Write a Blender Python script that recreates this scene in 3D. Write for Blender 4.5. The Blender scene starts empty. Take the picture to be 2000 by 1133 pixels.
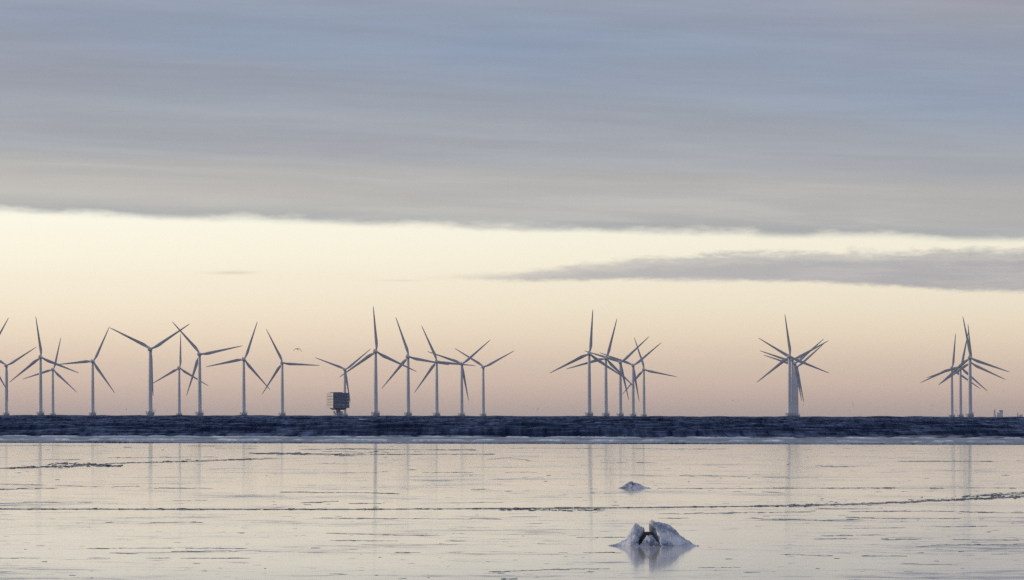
import bpy, bmesh, math, random
import numpy as np
from mathutils import Vector, Matrix

random.seed(11)
rng = np.random.default_rng(5)
S = bpy.context.scene
COL = S.collection

# ------------------------------------------------------------------ camera
CAM_H = 4.5                 # eye height over the ice, metres
F = 16667.0                 # pixels per radian (300 mm lens, 2000 px wide frame)
RE = 7433e3                 # earth radius with refraction: the sea really curves away
PITCH = (797.0 - 566.5) / F
ROLL = 0.0020
cf = Vector((0, math.cos(PITCH), math.sin(PITCH)))
c0 = Vector((1, 0, 0)); u0 = c0.cross(cf)
cr = (c0 * math.cos(ROLL) + u0 * math.sin(ROLL)).normalized()
cu = cr.cross(cf).normalized()
cam_d = bpy.data.cameras.new("camera")
cam = bpy.data.objects.new("camera", cam_d); COL.objects.link(cam)
cam_d.sensor_width = 36.0; cam_d.lens = 36.0 * F / 2000.0
cam_d.clip_start = 1.0; cam_d.clip_end = 80000.0
M = Matrix((cr, cu, -cf)).transposed().to_4x4(); M.translation = (0, 0, CAM_H)
cam.matrix_world = M
S.camera = cam
S.render.resolution_x = 1024; S.render.resolution_y = 580

def ray(x, y):
    return cf + cr * ((x - 1000.0) / F) + cu * ((566.5 - y) / F)
def at(x, y, d):
    r = ray(x, y)
    return Vector((0, 0, CAM_H)) + r * (d / r.y)
def drop(d):
    return -d * d / (2 * RE)
def ground(x, y):
    r = ray(x, y); lo = 1.0; hi = 8000.0
    for _ in range(60):
        m = (lo + hi) / 2
        p = Vector((0, 0, CAM_H)) + r * (m / r.y)
        if p.z > drop(math.hypot(p.x, p.y)): lo = m
        else: hi = m
    p = Vector((0, 0, CAM_H)) + r * (lo / r.y)
    return p

def lin(c):
    return tuple((v / 255 / 12.92) if v / 255 <= 0.04045 else ((v / 255 + 0.055) / 1.055) ** 2.4 for v in c)

# ------------------------------------------------------------------ node helper
class NB:
    def __init__(s, nt): s.nt = nt
    def node(s, t, **kw):
        n = s.nt.nodes.new(t)
        for k, v in kw.items(): setattr(n, k, v)
        return n
    def put(s, sock, v):
        if hasattr(v, 'is_output'): s.nt.links.new(v, sock)
        else: sock.default_value = v
    def m(s, op, a, b=0.0, c=None, clamp=False):
        n = s.node('ShaderNodeMath', operation=op, use_clamp=clamp)
        s.put(n.inputs[0], a); s.put(n.inputs[1], b)
        if c is not None: s.put(n.inputs[2], c)
        return n.outputs[0]
    def add(s, a, b): return s.m('ADD', a, b)
    def sub(s, a, b): return s.m('SUBTRACT', a, b)
    def mul(s, a, b): return s.m('MULTIPLY', a, b)
    def ss(s, v, lo, hi, tlo=0.0, thi=1.0):
        n = s.node('ShaderNodeMapRange', interpolation_type='SMOOTHSTEP')
        s.put(n.inputs[0], v); s.put(n.inputs[1], lo); s.put(n.inputs[2], hi)
        n.inputs[3].default_value = tlo; n.inputs[4].default_value = thi
        return n.outputs[0]
    def xyz(s, x, y, z=0.0):
        n = s.node('ShaderNodeCombineXYZ')
        s.put(n.inputs[0], x); s.put(n.inputs[1], y); s.put(n.inputs[2], z)
        return n.outputs[0]
    def noise(s, vec, scale, detail=4.0, rough=0.5, dist=0.0):
        n = s.node('ShaderNodeTexNoise')
        s.put(n.inputs['Vector'], vec)
        n.inputs['Scale'].default_value = scale; n.inputs['Detail'].default_value = detail
        n.inputs['Roughness'].default_value = rough; n.inputs['Distortion'].default_value = dist
        return n.outputs[0]
    def ramp(s, v, stops, interp='LINEAR'):
        n = s.node('ShaderNodeValToRGB'); cr_ = n.color_ramp; cr_.interpolation = interp
        while len(cr_.elements) < len(stops): cr_.elements.new(0.5)
        for e, (p, c) in zip(cr_.elements, stops):
            e.position = p; e.color = (*c, 1.0)
        s.put(n.inputs[0], v)
        return n.outputs[0]
    def mix(s, f, a, b, blend='MIX'):
        n = s.node('ShaderNodeMix', data_type='RGBA', blend_type=blend)
        s.put(n.inputs[0], f)
        for i, v in ((6, a), (7, b)):
            if isinstance(v, tuple): v = (*v[:3], 1.0)
            s.put(n.inputs[i], v)
        return n.outputs[2]
    def curve(s, v, x0, x1, y0, y1, pts):
        n = s.node('ShaderNodeFloatCurve'); c = n.mapping.curves[0]
        q = [((x - x0) / (x1 - x0), (y - y0) / (y1 - y0)) for x, y in pts]
        while len(c.points) < len(q): c.points.new(0.5, 0.5)
        for p, (a, b) in zip(c.points, q): p.location = (a, b)
        n.mapping.update()
        t = s.node('ShaderNodeMapRange', clamp=True)
        s.put(t.inputs[0], v); t.inputs[1].default_value = x0; t.inputs[2].default_value = x1
        s.put(n.inputs['Value'], t.outputs[0])
        return s.add(s.mul(n.outputs[0], y1 - y0), y0)

# ------------------------------------------------------------------ world: dusk sky with a cloud deck
SUN_AZ = math.radians(-84)      # to the left of the view
SUN_EL = math.radians(3.0)
W = bpy.data.worlds.new("World"); S.world = W; W.use_nodes = True
nt = W.node_tree; nt.nodes.clear(); n = NB(nt)
tc = n.node('ShaderNodeTexCoord'); sep = n.node('ShaderNodeSeparateXYZ')
nt.links.new(tc.outputs['Generated'], sep.inputs[0])
dx, dy, dz = sep.outputs
X = n.mul(n.m('ARCTAN2', dx, dy), F / 1000.0)         # azimuth, frame half-width = 1
Y = n.mul(dz, F / 1000.0)                             # elevation in the same unit
Xc = n.m('MINIMUM', n.m('MAXIMUM', X, -2.2), 2.2)
# clear air under the deck
T = n.m('DIVIDE', n.add(Y, 0.05), 0.75)
def tp(y): return (y + 0.05) / 0.75
CLEAR = [(-0.05, (176, 161, 157)), (-0.018, (178, 163, 158)), (0.017, (202, 179, 166)), (0.047, (219, 194, 176)), (0.097, (234, 211, 187)),
         (0.147, (244, 225, 198)), (0.197, (249, 235, 209)), (0.247, (251, 240, 216)), (0.297, (253, 246, 223)),
         (0.367, (254, 250, 231)), (0.60, (246, 243, 230))]
clear = n.ramp(T, [(tp(a), lin(c)) for a, c in CLEAR])
side = n.ss(X, -1.3, 1.6, 1.03, 0.93)
clear = n.mix(1.0, clear, n.xyz(side, side, side), 'MULTIPLY')
# deck lower edge
nv1 = n.noise(n.xyz(n.mul(X, 5.0), n.mul(Y, 16.0), 3.1), 1.0, 6.0, 0.6)
nv2 = n.noise(n.xyz(n.mul(X, 24.0), n.mul(Y, 90.0), 1.7), 1.0, 5.0, 0.6)
edge = n.add(n.add(n.mul(Xc, -0.026), 0.3465), n.mul(n.mul(Xc, Xc), 0.006))
edge = n.add(edge, n.add(n.mul(n.sub(nv1, 0.5), 0.009), n.mul(n.sub(nv2, 0.5), 0.007)))
t = n.sub(Y, edge)
deck = n.ss(t, n.sub(-0.004, n.mul(n.ss(nv2, 0.45, 0.75), 0.006)), n.add(0.014, n.mul(n.ss(nv1, 0.4, 0.7), 0.016)))
# deck colour: grey-mauve to steel blue going up, long streaks parallel to the edge
tilt = n.add(Y, n.mul(Xc, 0.030))
s_big = n.noise(n.xyz(n.mul(X, 1.1), n.mul(tilt, 7.0), 0.4), 1.0, 3.0, 0.5, 0.4)
s_mid = n.noise(n.xyz(n.mul(X, 1.6), n.mul(tilt, 22.0), 4.4), 1.0, 4.0, 0.55, 0.3)
s_fine = n.noise(n.xyz(n.mul(X, 4.0), n.mul(tilt, 70.0), 9.4), 1.0, 4.0, 0.6)
body = n.ramp(n.m('DIVIDE', t, 0.5), [(0.0, lin((172, 175, 177))), (0.045, lin((178, 179, 178))), (0.10, lin((184, 182, 180))),
     (0.20, lin((185, 183, 180))), (0.27, lin((169, 172, 177))), (0.42, lin((164, 169, 177))), (0.58, lin((155, 163, 176))),
     (0.78, lin((149, 160, 178))), (0.95, lin((153, 161, 176)))])
up = n.ss(t, 0.06, 0.25)
def blob(cx, cy, sx, sy):
    a = n.m('DIVIDE', n.sub(X, cx), sx); b_ = n.m('DIVIDE', n.sub(Y, cy), sy)
    return n.m('EXPONENT', n.mul(n.add(n.mul(a, a), n.mul(b_, b_)), -1.0))
blue = n.m('ADD', n.add(n.mul(blob(0.12, 0.70, 0.70, 0.11), 0.27), n.mul(blob(1.0, 0.60, 0.45, 0.07), 0.40)), n.mul(blob(-0.62, 0.70, 0.30, 0.05), 0.25))
blue = n.m('ADD', n.mul(blue, n.ss(s_mid, 0.25, 0.6, 0.6, 1.15)), n.ss(s_big, 0.52, 0.74, 0.0, 0.28))
mauve = n.m('ADD', n.mul(blob(1.0, 0.80, 0.5, 0.09), 0.75), n.ss(s_big, 0.48, 0.28, 0.0, 0.45))
body = n.mix(n.m('MULTIPLY', blue, up, clamp=True), body, lin((138, 157, 184)))
body = n.mix(n.m('MULTIPLY', mauve, up, clamp=True), body, lin((158, 159, 169)))
k = n.ss(s_mid, 0.30, 0.72, 0.955, 1.045)
k = n.mul(k, n.ss(s_fine, 0.3, 0.7, 0.982, 1.018))
lite = n.mul(n.ss(t, 0.16, 0.05), n.ss(s_mid, 0.52, 0.66, 0.0, 1.0))
body = n.mix(1.0, body, n.xyz(k, k, k), 'MULTIPLY')
leftwarm = n.mul(n.ss(X, 0.4, -1.2), n.mul(n.ss(t, 0.105, 0.04), n.ss(t, -0.002, 0.05)))
body = n.mix(n.mul(leftwarm, 0.55), body, lin((208, 204, 193)))
body = n.mix(n.mul(lite, 0.30), body, lin((202, 200, 192)))
# deck darker and bluer above the frame; overhead brightened to light foam and towers
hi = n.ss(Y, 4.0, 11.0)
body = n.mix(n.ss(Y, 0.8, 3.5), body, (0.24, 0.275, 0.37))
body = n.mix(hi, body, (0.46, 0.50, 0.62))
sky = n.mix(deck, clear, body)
# low detached cloud bank on the right
PB = [(-0.4, .2500), (-0.25, .2490), (-0.13, .2505), (0.0, .2465), (.15, .2470), (.3, .2476), (.5, .2455), (.7, .2384), (.85, .2290), (1.0, .2265), (1.3, .224)]
PT = [(-0.4, .2500), (-0.25, .2530), (-0.13, .2600), (0.0, .2670), (.1, .2790), (.2, .2915), (.3, .3000), (.4, .3065), (.7, .3110), (1.0, .3190), (1.3, .327)]
yb = n.curve(X, -0.4, 1.3, 0.2, 0.34, PB); yt = n.curve(X, -0.4, 1.3, 0.2, 0.34, PT)
bil = n.noise(n.xyz(n.mul(X, 11.0), n.mul(Y, 55.0), 7.7), 1.0, 7.0, 0.65, 0.4)
bil2 = n.noise(n.xyz(n.mul(X, 42.0), n.mul(Y, 130.0), 2.7), 1.0, 6.0, 0.68, 0.5)
amp = n.ss(X, -0.20, 0.30, 0.12, 1.0)
wob = n.mul(amp, n.add(n.mul(n.sub(bil, 0.5), 0.046), n.mul(n.sub(bil2, 0.5), 0.017)))
dtop = n.add(n.sub(yt, Y), wob)
dbot = n.add(n.sub(Y, yb), n.mul(n.add(n.sub(bil, 0.5), n.mul(n.sub(bil2, 0.5), 0.6)), 0.016))
bank = n.mul(n.ss(dbot, -0.003, 0.010), n.ss(dtop, -0.004, 0.014))
bank = n.mul(bank, n.add(0.62, n.mul(n.ss(dtop, 0.0, 0.035), 0.38)))
bank = n.mul(bank, n.ss(X, -0.30, 0.02, 0.10, 0.95))
b_k = n.noise(n.xyz(n.mul(X, 5.0), n.mul(Y, 45.0), 5.5), 1.0, 5.0, 0.6)
bcol = n.mix(n.ss(X, -0.1, 1.0), lin((189, 186, 185)), lin((173, 172, 174)))
bcol = n.mix(n.ss(b_k, 0.38, 0.66), bcol, lin((188, 185, 184)))
sky = n.mix(bank, sky, bcol)
# two thin wisps
def wisp(cx, cy, sx, sy, k_):
    a = n.m('DIVIDE', n.sub(X, cx), sx); b = n.m('DIVIDE', n.sub(Y, cy), sy)
    g = n.m('EXPONENT', n.mul(n.add(n.mul(a, a), n.mul(b, b)), -1.0))
    return n.mul(n.mul(g, k_), n.ss(nv2, 0.25, 0.6))
sky = n.mix(n.m('ADD', wisp(-0.545, 0.263, 0.045, 0.0035, 0.40), wisp(-0.225, 0.2485, 0.035, 0.0016, 0.42), clamp=True), sky, lin((196, 186, 174)))
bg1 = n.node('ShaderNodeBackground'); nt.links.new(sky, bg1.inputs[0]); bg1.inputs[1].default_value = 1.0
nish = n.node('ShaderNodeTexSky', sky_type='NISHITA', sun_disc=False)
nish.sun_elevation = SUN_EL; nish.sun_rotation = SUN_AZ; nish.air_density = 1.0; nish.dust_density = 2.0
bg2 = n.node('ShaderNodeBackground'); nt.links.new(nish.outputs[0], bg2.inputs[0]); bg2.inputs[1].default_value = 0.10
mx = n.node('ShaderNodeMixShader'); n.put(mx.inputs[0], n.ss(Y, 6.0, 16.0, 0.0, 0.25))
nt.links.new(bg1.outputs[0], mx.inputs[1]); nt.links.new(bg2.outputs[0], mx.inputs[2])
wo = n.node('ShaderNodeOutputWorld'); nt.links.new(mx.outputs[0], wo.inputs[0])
W.cycles.sampling_method = 'MANUAL'; W.cycles.sample_map_resolution = 2048

# ------------------------------------------------------------------ sun: low, left, very soft
sl = bpy.data.lights.new("sun", 'SUN'); sl.energy = 1.7; sl.angle = math.radians(6); sl.color = (1.0, 0.79, 0.60)
so = bpy.data.objects.new("sun", sl); COL.objects.link(so)
sd = Vector((math.sin(SUN_AZ) * math.cos(SUN_EL), math.cos(SUN_AZ) * math.cos(SUN_EL), math.sin(SUN_EL)))
so.rotation_euler = sd.to_track_quat('Z', 'Y').to_euler()
so.location = (-400, 70, 60)

S.view_settings.view_transform = 'Standard'; S.view_settings.look = 'None'
S.view_settings.exposure = 0.0; S.view_settings.gamma = 1.0
S.cycles.use_denoising = False
S.cycles.volume_bounces = 0
S.cycles.max_bounces = 6
S.cycles.sample_clamp_direct = 4.0; S.cycles.sample_clamp_indirect = 3.0

# ------------------------------------------------------------------ object helpers
def tag(o, label=None, cat=None, group=None, kind=None):
    if label: o['label'] = label
    if cat: o['category'] = cat
    if group: o['group'] = group
    if kind: o['kind'] = kind
    return o
def empty(name, loc, rz=0.0):
    o = bpy.data.objects.new(name, None); COL.objects.link(o)
    o.location = loc; o.rotation_euler = (0, 0, rz); o.empty_display_size = 1.0
    return o
class MB:
    def __init__(s): s.v = []; s.f = []
    def face(s, pts):
        i = len(s.v); s.v += [tuple(p) for p in pts]; s.f.append(tuple(range(i, i + len(pts))))
    def raw(s, vs, fs):
        i = len(s.v); s.v += [tuple(p) for p in vs]; s.f += [tuple(a + i for a in q) for q in fs]
    def box(s, c, d, rot=None):
        hx, hy, hz = d[0] / 2, d[1] / 2, d[2] / 2
        vs = [Vector((sx * hx, sy * hy, sz * hz)) for sz in (-1, 1) for sy in (-1, 1) for sx in (-1, 1)]
        if rot is not None: vs = [rot @ p for p in vs]
        s.raw([p + Vector(c) for p in vs], [(0, 2, 3, 1), (4, 5, 7, 6), (0, 1, 5, 4), (2, 6, 7, 3), (0, 4, 6, 2), (1, 3, 7, 5)])
    def loft(s, rings, cap=True):
        k = len(rings[0]); vs = [p for r in rings for p in r]; fs = []
        for i in range(len(rings) - 1):
            for j in range(k):
                a = i * k + j; b = i * k + (j + 1) % k
                fs.append((a, b, b + k, a + k))
        if cap:
            fs.append(tuple(reversed(range(k)))); fs.append(tuple(range((len(rings) - 1) * k, len(rings) * k)))
        s.raw(vs, fs)
    def lathe(s, prof, k=16, c=(0, 0, 0), ph=0.0):
        s.loft([[(c[0] + r * math.cos(ph + 2 * math.pi * j / k), c[1] + r * math.sin(ph + 2 * math.pi * j / k), c[2] + z) for j in range(k)] for r, z in prof])
    def bar(s, a, b, w):
        a = Vector(a); b = Vector(b); d = b - a; L = d.length
        q = d.to_track_quat('Z', 'Y').to_matrix()
        s.box((a + b) / 2, (w, w, L), q)
    def mesh(s, name, mat, smooth=None):
        me = bpy.data.meshes.new(name); me.from_pydata(s.v, [], s.f); me.materials.append(mat)
        bm = bmesh.new(); bm.from_mesh(me)
        bmesh.ops.recalc_face_normals(bm, faces=bm.faces); bm.to_mesh(me); bm.free()
        if smooth is not None:
            me.polygons.foreach_set('use_smooth', [True] * len(me.polygons))
            if smooth < 3.0: me.set_sharp_from_angle(angle=smooth)
        me.update()
        return me
    def build(s, name, mat, parent=None, smooth=None):
        o = bpy.data.objects.new(name, s.mesh(name, mat, smooth)); COL.objects.link(o)
        o.parent = parent
        return o
def child(name, me, parent, loc=(0, 0, 0), rot=(0, 0, 0)):
    o = bpy.data.objects.new(name, me); COL.objects.link(o); o.parent = parent
    o.location = loc; o.rotation_euler = rot
    return o
def children_of(o): return [c for c in bpy.data.objects if c.parent == o]
def copy_tree(o, parent=None):
    c = o.copy(); COL.objects.link(c); c.parent = parent
    for ch in children_of(o): copy_tree(ch, c)
    return c

# ------------------------------------------------------------------ materials
def pmat(name, col, rough=0.5, ior=1.45, spec=0.5, var=0.0, vscale=1.0, vstretch=(1, 1, 1)):
    m = bpy.data.materials.new(name); m.use_nodes = True
    nt = m.node_tree; nb = NB(nt); b = nt.nodes['Principled BSDF']
    b.inputs['Base Color'].default_value = (*col, 1); b.inputs['Roughness'].default_value = rough
    b.inputs['IOR'].default_value = ior; b.inputs['Specular IOR Level'].default_value = spec
    if var:
        t_ = nb.node('ShaderNodeTexCoord'); mp = nb.node('ShaderNodeMapping'); mp.inputs['Scale'].default_value = vstretch
        nt.links.new(t_.outputs['Object'], mp.inputs[0])
        v = nb.noise(mp.outputs[0], vscale, 5.0, 0.6)
        kk = nb.ss(v, 0.3, 0.7, 1 - var, 1 + var)
        c = nb.mix(1.0, (*col, 1.0), nb.xyz(kk, kk, kk), 'MULTIPLY')
        nt.links.new(c, b.inputs['Base Color'])
    return m, nb, b
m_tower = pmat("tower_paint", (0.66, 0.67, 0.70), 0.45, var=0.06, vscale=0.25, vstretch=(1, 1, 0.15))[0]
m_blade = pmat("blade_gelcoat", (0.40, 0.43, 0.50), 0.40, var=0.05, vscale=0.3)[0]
m_conc = pmat("foundation_concrete", (0.42, 0.46, 0.55), 0.85, var=0.10, vscale=0.7)[0]
m_rail = pmat("galvanised_rail", (0.30, 0.31, 0.33), 0.5, var=0.1, vscale=2.0)[0]

# ice sheet: mirror-smooth grey ice with frosted, rough patches
m_ice, nb, b = pmat("lake_ice", (0.42, 0.44, 0.46), 0.05, 1.03)
tco = nb.node('ShaderNodeTexCoord'); so_ = nb.node('ShaderNodeSeparateXYZ'); m_ice.node_tree.links.new(tco.outputs['Object'], so_.inputs[0])
ox, oy = so_.outputs[0], so_.outputs[1]
warp = nb.noise(nb.xyz(nb.mul(ox, 0.05), nb.mul(oy, 0.02), 0.0), 1.0, 3.0)
oyw = nb.add(oy, nb.mul(warp, 30.0))
p_big = nb.noise(nb.xyz(nb.mul(ox, 0.10), nb.mul(oyw, 0.035), 1.0), 1.0, 6.0, 0.62)
p_mid = nb.noise(nb.xyz(nb.mul(ox, 0.35), nb.mul(oyw, 0.20), 7.0), 1.0, 6.0, 0.65)
p_fine = nb.noise(nb.xyz(nb.mul(ox, 1.8), nb.mul(oyw, 0.55), 3.0), 1.0, 5.0, 0.65)
p_lin = nb.noise(nb.xyz(nb.mul(ox, 0.05), nb.mul(oyw, 0.09), 13.0), 1.0, 5.0, 0.55)
crack = nb.ss(nb.m('ABSOLUTE', nb.sub(p_lin, 0.5)), 0.010, 0.0)
frost = nb.m('MAXIMUM', nb.mul(nb.ss(p_big, 0.56, 0.72), nb.ss(p_mid, 0.42, 0.66)), nb.mul(nb.ss(p_mid, 0.60, 0.74), 0.75))
frost = nb.m('MAXIMUM', frost, nb.mul(nb.ss(p_fine, 0.66, 0.80), nb.ss(p_big, 0.42, 0.6)))
frost = nb.m('MAXIMUM', frost, nb.mul(crack, nb.ss(p_big, 0.40, 0.62)))
p_hair = nb.noise(nb.xyz(nb.mul(ox, 0.40), nb.mul(oyw, 1.0), 23.0), 1.0, 4.0, 0.7)
frost = nb.m('MAXIMUM', frost, nb.mul(nb.ss(p_hair, 0.58, 0.76), 0.50))
m_ice.node_tree.links.new(nb.add(nb.add(nb.add(0.044, nb.mul(nb.ss(p_big, 0.40, 0.62), 0.007)), nb.mul(frost, 0.15)), nb.mul(p_fine, 0.010)), b.inputs['Roughness'])
m_ice.node_tree.links.new(nb.mix(frost, (0.62, 0.555, 0.49), (0.30, 0.31, 0.33)), b.inputs['Base Color'])

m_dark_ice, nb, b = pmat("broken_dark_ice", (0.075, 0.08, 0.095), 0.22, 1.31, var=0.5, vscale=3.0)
# mound ice: frosted white over clear blue-grey
m_mound, nb, b = pmat("mound_ice", (0.5, 0.5, 0.5), 0.35, 1.31, 0.4)
tco = nb.node('ShaderNodeTexCoord')
a1 = nb.noise(tco.outputs['Object'], 2.2, 6.0, 0.6, 0.3); a2 = nb.noise(tco.outputs['Object'], 14.0, 5.0, 0.7)
mixv = nb.add(nb.mul(a1, 0.75), nb.mul(a2, 0.25))
cc = nb.ramp(mixv, [(0.39, (0.11, 0.14, 0.22)), (0.46, (0.30, 0.34, 0.44)), (0.535, (0.56, 0.58, 0.66)), (0.66, (0.78, 0.79, 0.84))])
m_mound.node_tree.links.new(cc, b.inputs['Base Color'])
bp = nb.node('ShaderNodeBump'); bp.inputs['Strength'].default_value = 0.6; bp.inputs['Distance'].default_value = 0.03
m_mound.node_tree.links.new(a2, bp.inputs['Height']); m_mound.node_tree.links.new(bp.outputs[0], b.inputs['Normal'])
b.inputs['Subsurface Weight'].default_value = 0.25; b.inputs['Subsurface Radius'].default_value = (0.15, 0.2, 0.3)
m_rock = pmat("wet_black_rock", (0.018, 0.016, 0.015), 0.4, var=0.5, vscale=6.0)[0]

# open sea: dark blue water, foam where the crests break
m_sea = bpy.data.materials.new("sea_water"); m_sea.use_nodes = True
nt = m_sea.node_tree; nt.nodes.clear(); nb = NB(nt)
att = nb.node('ShaderNodeAttribute', attribute_name='foam')
df = nb.node('ShaderNodeBsdfDiffuse'); df.inputs[0].default_value = (0.002, 0.009, 0.034, 1)
gl = nb.node('ShaderNodeBsdfGlossy'); gl.inputs[0].default_value = (0.34, 0.43, 0.63, 1); gl.inputs[1].default_value = 0.22
fr = nb.node('ShaderNodeFresnel'); fr.inputs[0].default_value = 1.33
tco = nb.node('ShaderNodeTexCoord'); mp = nb.node('ShaderNodeMapping'); mp.inputs['Scale'].default_value = (0.50, 0.013, 0.0)
nt.links.new(tco.outputs['Object'], mp.inputs[0])
rip = nb.noise(mp.outputs[0], 1.0, 6.0, 0.68)
fo_ = nb.node('ShaderNodeBsdfDiffuse'); fo_.inputs[0].default_value = (0.85, 0.87, 0.90, 1)
m1 = nb.node('ShaderNodeMixShader'); nb.put(m1.inputs[0], nb.mul(nb.mul(nb.m('POWER', fr.outputs[0], 2.2), 0.46), nb.ss(rip, 0.34, 0.68, 0.10, 2.0))); nt.links.new(df.outputs[0], m1.inputs[1]); nt.links.new(gl.outputs[0], m1.inputs[2])
m2 = nb.node('ShaderNodeMixShader'); nt.links.new(att.outputs['Fac'], m2.inputs[0]); nt.links.new(m1.outputs[0], m2.inputs[1]); nt.links.new(fo_.outputs[0], m2.inputs[2])
mo = nb.node('ShaderNodeOutputMaterial'); nt.links.new(m2.outputs[0], mo.inputs[0])
# slush and surf
m_slush, nb, b = pmat("slush", (0.3, 0.33, 0.38), 0.6, 1.31, 0.2)
att = nb.node('ShaderNodeAttribute', attribute_name='foam')
tco = nb.node('ShaderNodeTexCoord'); mp = nb.node('ShaderNodeMapping'); mp.inputs['Scale'].default_value = (0.12, 0.035, 1)
m_slush.node_tree.links.new(tco.outputs['Object'], mp.inputs[0])
sn = nb.noise(mp.outputs[0], 1.0, 6.0, 0.65)
base = nb.mix(nb.ss(sn, 0.35, 0.68), (0.16, 0.195, 0.235), (0.40, 0.45, 0.50))
mp2 = nb.node('ShaderNodeMapping'); mp2.inputs['Scale'].default_value = (0.5, 0.25, 1)
m_slush.node_tree.links.new(tco.outputs['Object'], mp2.inputs[0])
sn2 = nb.noise(mp2.outputs[0], 1.0, 4.0, 0.7)
m_slush.node_tree.links.new(nb.mix(nb.mul(att.outputs['Fac'], nb.ss(sn2, 0.3, 0.6, 0.35, 1.0)), base, (0.82, 0.86, 0.90)), b.inputs['Base Color'])

# ------------------------------------------------------------------ setting: ice, slush, sea
def grid_obj(name, rr, uu, zf, mat, attr=None, smooth=True):
    R, U = np.meshgrid(np.asarray(rr, float), np.asarray(uu, float), indexing='ij')
    Xg = R * np.sin(U); Yg = R * np.cos(U)
    Zg = zf(Xg, Yg, R, U)
    foam = None
    if isinstance(Zg, tuple): Zg, foam = Zg
    nr, nu = R.shape
    co = np.stack([Xg, Yg, Zg], -1).reshape(-1, 3).astype(np.float32)
    ii = (np.arange(nr - 1)[:, None] * nu + np.arange(nu - 1)[None, :]).ravel()
    q = np.stack([ii, ii + 1, ii + nu + 1, ii + nu], -1).astype(np.int32).ravel()
    me = bpy.data.meshes.new(name)
    me.vertices.add(nr * nu); me.vertices.foreach_set('co', co.ravel())
    nf = len(ii)
    me.loops.add(nf * 4); me.loops.foreach_set('vertex_index', q)
    me.polygons.add(nf); me.polygons.foreach_set('loop_start', np.arange(nf, dtype=np.int32) * 4)
    me.polygons.foreach_set('loop_total', np.full(nf, 4, dtype=np.int32))
    if smooth: me.polygons.foreach_set('use_smooth', np.ones(nf, dtype=bool))
    me.update(calc_edges=True)
    if foam is not None:
        at_ = me.attributes.new('foam', 'FLOAT', 'POINT'); at_.data.foreach_set('value', foam.ravel().astype(np.float32))
    me.materials.append(mat)
    o = bpy.data.objects.new(name, me); COL.objects.link(o)
    return o

R_ICE = 1092.0; R_SURF = 1122.0; R_SLUSH = 1345.0; R_FAR = 29000.0
flank = lambda: np.radians(np.concatenate([np.linspace(-60, -6, 28), np.linspace(6, 60, 28)]))
uu_c = np.sort(np.concatenate([flank(), np.radians(np.linspace(-5.8, 5.8, 30))]))
o = grid_obj("ice_sheet", np.concatenate([[2.0, 20, 60, 120], np.linspace(180, R_ICE, 40)]), uu_c, lambda x, y, r, u: drop(r) , m_ice)
tag(o, kind='structure')

def smooth_noise(x, knots, seed):
    g = np.random.default_rng(seed).normal(size=knots + 2)
    i = np.floor(x).astype(int) % knots; f = x - np.floor(x); f = f * f * (3 - 2 * f)
    return g[i] * (1 - f) + g[(i + 1) % knots] * f
def slush_z(x, y, r, u):
    w1 = 6.0 * smooth_noise(u * 500, 400, 1) + 2.0 * smooth_noise(u * 2300, 900, 2)
    w2 = 8.0 * smooth_noise(u * 420 + 50, 400, 3) + 2.5 * smooth_noise(u * 1900, 900, 4)
    a1 = 0.5 + 0.5 * np.clip(smooth_noise(u * 800, 500, 5) * .8 + .5, 0, 1)
    a2 = 0.5 + 0.5 * np.clip(smooth_noise(u * 700, 500, 6) * .8 + .5, 0, 1)
    c1 = 1176 + w1; c2 = 1318 + w2
    b1 = np.exp(-((r - c1) / 5.0) ** 2); b2 = np.exp(-((r - c2) / 6.0) ** 2)
    z = drop(r) - 0.01 + 0.30 * a1 * b1 + 0.26 * a2 * b2
    z += 0.015 * smooth_noise(u * 3000 + r * 1.7, 3000, 8)
    foam = np.clip(1.15 * (a1 * 1.6 - .6) * b1 + 0.85 * (a2 * 1.8 - .8) * b2, 0, 1)
    return z, foam
uu_f = np.sort(np.concatenate([flank(), np.radians(np.linspace(-5.4, 5.4, 1500))]))
o = grid_obj("surf", np.concatenate([np.linspace(R_SURF, 1160, 10), np.linspace(1162, 1200, 26), np.linspace(1210, 1290, 14), np.linspace(1293, R_SLUSH, 30)]), uu_f, slush_z, m_slush)
tag(o, kind='structure')

def lead_z(x, y, r, u):
    e = np.sin(np.clip((r - R_ICE) / (R_SURF - R_ICE), 0, 1) * math.pi)
    z = 0.05 * smooth_noise(u * 1500 + r * .9, 2500, 21) + 0.04 * smooth_noise(u * 2600 - r * 1.3, 2500, 22)
    return drop(r) - 0.02 + z * e, np.zeros_like(x)
o = grid_obj("sea_lead", np.linspace(R_ICE - 1, R_SURF + 1, 28), uu_f, lead_z, m_sea)
tag(o, kind='structure')
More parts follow.
